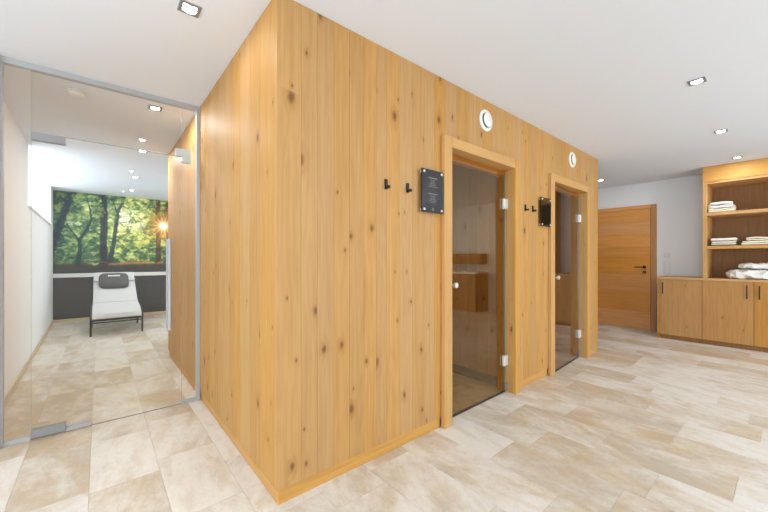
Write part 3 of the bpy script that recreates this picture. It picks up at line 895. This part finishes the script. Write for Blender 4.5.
lens_light(.39, 4.88, 'square rest room downlight level with the end of the oak wall', B, 8, (1.0, .96, .89))
lens_light(.43, 6.50, 'square rest room downlight over the foot of the lounger', B, 8, (1.0, .96, .89))
lens_light(.46, 7.80, 'square rest room downlight nearest the forest mural', B, 8, (1.0, .96, .89))
for x, y, t in ((.35, .30, 'by the glass partition end of the hall'), (1.81, .42, 'before the lettered sign'), (.35, -1.6, 'beside the blank rear wall'), (1.81, -1.6, 'by the first added rear window'),
                (3.27, -1.6, 'between the added rear window and bronze door'), (4.725, -1.6, 'beside the second added rear window'), (6.1, -1.6, 'above the washstand')):
    lens_light(x, y, 'square ceiling downlight ' + t, Cc)
sd = empty('smoke_detector', (-.13, 3.46, H)); tag(sd, 'flat round white smoke detector on the rest room ceiling', 'smoke detector')
MB().lathe([(.0, .0003), (.052, .0003), (.052, .010), (.046, .014), (.0, .014)], (-.13, 3.46, H), 'Z', 36, -1).build('base', 'whiteplastic', sd, True)
MB().lathe([(.0, .0145), (.040, .0145), (.046, .018), (.044, .030), (.034, .036), (.0, .037)], (-.13, 3.46, H), 'Z', 36, -1).build('cover', 'whiteplastic', sd, True)

# ------------------------------------------------------------------ plank door on the far wall
dr = empty('door_4', (XF, 1.83, 0)); struct(dr, 'orange brown horizontal plank door with black lever handle', 'door')
fy0, fy1, ft = 1.376, 2.44, 2.075
box('frame_post', (XF - .035, fy0, 0), (XF - .0005, fy0 + .075, ft), 'door_z', dr, .002)
box('frame_post', (XF - .035, fy1 - .075, 0), (XF - .0005, fy1, ft), 'door_z', dr, .002)
box('frame_head', (XF - .0345, fy0 + .0755, ft - .06), (XF - .0005, fy1 - .0755, ft), 'door_y', dr, .002)
zs = [.008, .30, .62, .93, 1.22, 1.38, 1.60, 1.80, ft - .063]
for a, b in zip(zs, zs[1:]):
    box('plank', (XF - .026, fy0 + .079, a + .0004), (XF - .0008, fy1 - .079, b - .0004), 'door_y', dr, .0008)
hy = 1.535
h = MB().cyl((XF - .0262, hy, 1.045), (XF - .034, hy, 1.045), .026, None, 24); h = h.build('rosette', 'black', dr, True)
m = MB().tube([(XF - .034, hy, 1.045), (XF - .068, hy, 1.045), (XF - .075, hy + .012, 1.045), (XF - .075, hy + .125, 1.045)], .0085, 12); m.build('lever', 'black', dr, True)
m = MB().cyl((XF - .0262, hy, .962), (XF - .034, hy, .962), .026, None, 24); m.build('key_rosette', 'black', dr, True)
m = MB().box((XF - .042, hy - .004, .950), (XF - .0342, hy + .004, .974), .001); m.build('keyhole', 'darkmetal', dr)

# wall switches
sy = 1.247
sp = empty('switch_plate', (XF, sy, .955)); tag(sp, 'column of four pale switches on the white wall by the door', 'switch')
box('frame', (XF - .008, sy - .040, .945), (XF - .0003, sy + .040, 1.135), 'switch', sp, .002)
for i in range(4): box('rocker', (XF - .0125, sy - .029, .953 + i * .046), (XF - .0082, sy + .029, .953 + i * .046 + .040), 'whiteplastic', sp, .0015)
th = empty('room_thermostat', (XF, sy, 1.21)); tag(th, 'small pale square thermostat above the column of switches', 'thermostat')
box('case', (XF - .016, sy - .036, 1.20), (XF - .0003, sy + .036, 1.272), 'switch', th, .003)
MB().lathe([(.0, .0), (.018, 0), (.016, .006), (.0, .006)], (XF - .0162, sy, 1.236), 'X', 20, -1).build('dial', 'whiteplastic', th, True)

# ------------------------------------------------------------------ base cabinets, worktop and towel shelves
CT = 0.882
def cabinet(y0, y1, doors, label):
    c = empty('base_cabinet', (XC + .25, (y0 + y1) / 2, 0)); tag(c, label, 'cabinet')
    b = MB()
    b.box((XC + .021, y0 + .0005, .065), (XF - .001, y0 + .018, CT - .001)); b.box((XC + .021, y1 - .018, .065), (XF - .001, y1 - .0005, CT - .001))
    b.box((XC + .021, y0 + .0185, .065), (XF - .001, y1 - .0185, .083)); b.box((XC + .03, y0 + .0185, .0835), (XC + .045, y1 - .0185, CT - .001)); b.build('body', 'cab_z', c)
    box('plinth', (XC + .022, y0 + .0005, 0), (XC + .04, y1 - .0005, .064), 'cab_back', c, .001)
    for a, bb, hy in doors:
        d = box('door', (XC, a + .0025, .066), (XC + .020, bb - .0025, CT - .003), 'cab_z', c, .001)
        h = MB().box((XC - .026, hy - .006, .665), (XC - .018, hy + .006, .838), .0015)
        for z in (.69, .813): h.box((XC - .0178, hy - .005, z - .005), (XC - .0002, hy + .005, z + .005))
        h.build('handle', 'black', d)
cabinet(.772, 1.2345, [(.772, 1.2345, 1.200)], 'single-door oak base cabinet beside the plank door')
cabinet(-.206, .772, [(.283, .772, .344), (-.206, .283, .235)], 'double-door oak base cabinet under the towel shelves')
cabinet(-.60, -.206, [(-.60, -.206, -.55)], 'narrow oak base cabinet at the end of the row')
ep = box('end_panel', (XC - .0005, 1.2350, 0), (XF - .001, 1.266, CT - .0005), 'cab_z', None, .001)
tag(ep, 'upright oak end panel closing the cabinet row by the door', 'panel')
wt = box('worktop', (XC - .008, -.60, CT), (XF - .001, 1.272, .914), 'oak_y', None, .002)
tag(wt, 'long oak worktop over the base cabinets', 'worktop')

sh = empty('shelf_unit', (XC + .26, .08, .9145)); tag(sh, 'tall open oak shelf unit holding white towels', 'shelf')
y1, y0 = .765, -.598; z0 = .9146
box('side_panel', (XC, y1 - .042, z0), (XF - .002, y1, H - .001), 'oak_z', sh, .001)
box('side_panel', (XC, y0, z0), (XF - .002, y0 + .042, H - .001), 'oak_z', sh, .001)
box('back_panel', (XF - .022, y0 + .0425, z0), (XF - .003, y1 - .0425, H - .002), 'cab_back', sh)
box('fascia', (XC - .014, y0 - .0, 2.246), (XC - .0005, y1, H - .001), 'oak_y', sh, .001)
box('top_board', (XC, y0 + .0425, 2.212), (XF - .0225, y1 - .0425, 2.245), 'oak_y', sh, .001)
for z in (1.775, 1.318): box('shelf_board', (XC + .001, y0 + .0425, z), (XF - .0225, y1 - .0425, z + .042), 'oak_y', sh, .001)

# towels
def towel(c, L, D, h, layers, rot, mat, label, group, wob=.004, seed=0, crumple=0.0):
    """folded towel: a stack of rounded layers whose front edge is a fold"""
    rg = random.Random(seed); bm = bmesh.new()
    th = h / layers
    for k in range(layers):
        nx, nr = (40, 40) if crumple else (20, 18)
        dl = rg.uniform(-.012, .012); dd = rg.uniform(-.008, .008); ph = rg.uniform(0, 6); ph2 = rg.uniform(0, 6)
        rings = []
        for i in range(nx + 1):
            s = i / nx; e = min(1, min(s, 1 - s) * 9 + .55)
            ring = []
            for j in range(nr):
                a = 2 * math.pi * j / nr; ca, sa = math.cos(a), math.sin(a)
                px = math.copysign(abs(ca) ** .32, ca) * (D / 2 + dd) * (.96 + .04 * e); pz = math.copysign(abs(sa) ** .6, sa) * th * .57 * e
                y = (s - .5) * (L + dl)
                w = wob * math.sin(y * 31 + ph) + wob * .8 * math.sin(px * 27 + y * 17 + ph2) + crumple * (math.sin(y * 43 + px * 21 + ph) * math.sin(px * 38 - y * 13 + ph2)) + crumple * .6 * math.sin(y * 77 + ph2 * 2) * math.cos(px * 61 + ph)
                if k == 0 and sa < -.3: w = max(w, 0) * .2
                ring.append(bm.verts.new((px + crumple * .8 * math.sin(y * 37 + ph + a), y, th * (k + .5) + pz + w * (.5 + k / layers))))
            rings.append(ring)
        for r0, r1 in zip(rings, rings[1:]):
            for j in range(nr): bm.faces.new((r0[j], r0[(j + 1) % nr], r1[(j + 1) % nr], r1[j]))
        bm.faces.new(rings[0]); bm.faces.new(rings[-1])
    bmesh.ops.recalc_face_normals(bm, faces=bm.faces[:])
    zm = min(v.co.z for v in bm.verts)
    bmesh.ops.transform(bm, matrix=Matrix.Translation(Vector(c) - Vector((0, 0, zm))) @ Matrix.Rotation(rot, 4, 'Z'), verts=bm.verts)
    m = MB(); m.bm.free(); m.bm = bm
    o = m.build('towel', mat, None, True)
    for p in o.data.polygons: p.use_smooth = True
    return tag(o, label, 'towel', group)
G1 = 'folded towels on the shelves'
zt = 1.8175
towel((XC + .15, .586, zt), .26, .28, .046, 2, .03, 'towel2', 'cream folded towel at the bottom of the top shelf pile', G1, .004, 1)
towel((XC + .15, .590, zt + .056), .24, .27, .038, 2, -.04, 'towel', 'white folded towel in the middle of the top shelf pile', G1, .005, 2)
towel((XC + .16, .592, zt + .106), .225, .25, .030, 1, .06, 'towel', 'loosely folded white towel on top of the top shelf pile', G1, .006, 3)
zt = 1.3605
tr = empty('black_tray', (XC + .19, .545, zt)); tag(tr, 'small black tray under the folded towels on the middle shelf', 'tray')
box('tray_base', (XC + .02, .425, zt), (XC + .36, .700, zt + .006), 'black', tr, .001)
for a, b in ((.408, .4245), (.7005, .717)): box('tray_end', (XC + .02, a, zt), (XC + .36, b, zt + .034), 'black', tr, .003)
towel((XC + .17, .563, zt + .008), .245, .30, .048, 2, 0, 'towel2', 'cream folded towel lying in the black tray', G1, .001, 4)
towel((XC + .17, .563, zt + .064), .245, .29, .036, 1, 0, 'towel', 'white folded towel topping the one in the black tray', G1, .001, 5)
towel((XC + .17, .235, zt + .001), .320, .30, .050, 2, .0, 'towel2', 'cream folded towel beside the black tray', G1, .002, 6)
towel((XC + .17, .215, zt + .060), .280, .28, .040, 2, .0, 'towel2', 'cream folded towel topping the pile beside the black tray', G1, .003, 7)
zt = .9155
G2 = 'crumpled towels on the worktop'
from mathutils import noise as mno
def heap(c, L, D, h, seed, label):
    """loosely bunched towel: a low mound with soft ridged folds"""
    bm = bmesh.new(); bmesh.ops.create_uvsphere(bm, u_segments=72, v_segments=36, radius=1)
    f = lambda t, p: math.copysign(abs(t) ** p, t)
    for v in bm.verts:
        x, y, z = v.co
        P = Vector((f(x, .6) * D / 2, f(y, .6) * L / 2, f(z, .7) * h / 2))
        q = Vector((P.x * 11 + seed * 3.1, P.y * 13, P.z * 16))
        r = 1 - abs(mno.noise(q)) * 2.2; r2 = 1 - abs(mno.noise(q * 2.1 + Vector((5, 1, 2)))) * 2.2
        k = .030 * (r - .5) + .014 * (r2 - .5)
        nrm = Vector((P.x / D ** 2, P.y / L ** 2, P.z / h ** 2)).normalized()
        P += nrm * k
        P.z = max(P.z, -h / 2)
        v.co = P + Vector((0, 0, h / 2))
    bmesh.ops.translate(bm, vec=Vector(c) - Vector((0, 0, min(v.co.z for v in bm.verts))), verts=bm.verts)
    m = MB(); m.bm.free(); m.bm = bm
    o = m.build('towel', 'towel', None, True)
    for p in o.data.polygons: p.use_smooth = True
    tag(o, label, 'towel', G2)
heap((XC + .20, .29, zt), .50, .36, .115, 1, 'broad white towel at the bottom of the bunched worktop pile')
heap((XC + .21, .23, zt + .140), .40, .30, .060, 2, 'bunched white towel on top of the worktop pile')

# ------------------------------------------------------------------ washstand further along the wall (seen mirrored in the glass doors)
ws = empty('washstand', (XC + .25, -1.75, 0)); tag(ws, 'oak washstand with pale counter, mirrored in the bronze door', 'washstand')
b = MB().box((XC + .03, -2.45, .07), (XF - .001, -1.10, .845)); b.build('body', 'cab_z', ws)
for a, c in ((-2.45, -1.78), (-1.775, -1.10)): box('door', (XC + .008, a + .002, .08), (XC + .0295, c - .002, .84), 'cab_z', ws, .001)
box('plinth', (XC + .05, -2.45, 0), (XF - .001, -1.10, .069), 'oak_y', ws)
box('counter', (XC - .01, -2.46, .846), (XF - .001, -1.09, .885), 'basin', ws, .003)
mc = empty('mirror_cabinet', (XF - .07, -1.75, 1.02)); tag(mc, 'low oak wall cupboard above the washstand', 'cupboard')
box('body', (XF - .24, -2.4, 1.06), (XF - .001, -1.12, 1.30), 'cab_z', mc, .002)
for a, c in ((-2.4, -1.765), (-1.76, -1.12)): box('door', (XF - .258, a + .002, 1.063), (XF - .2405, c - .002, 1.297), 'cab_z', mc, .001)
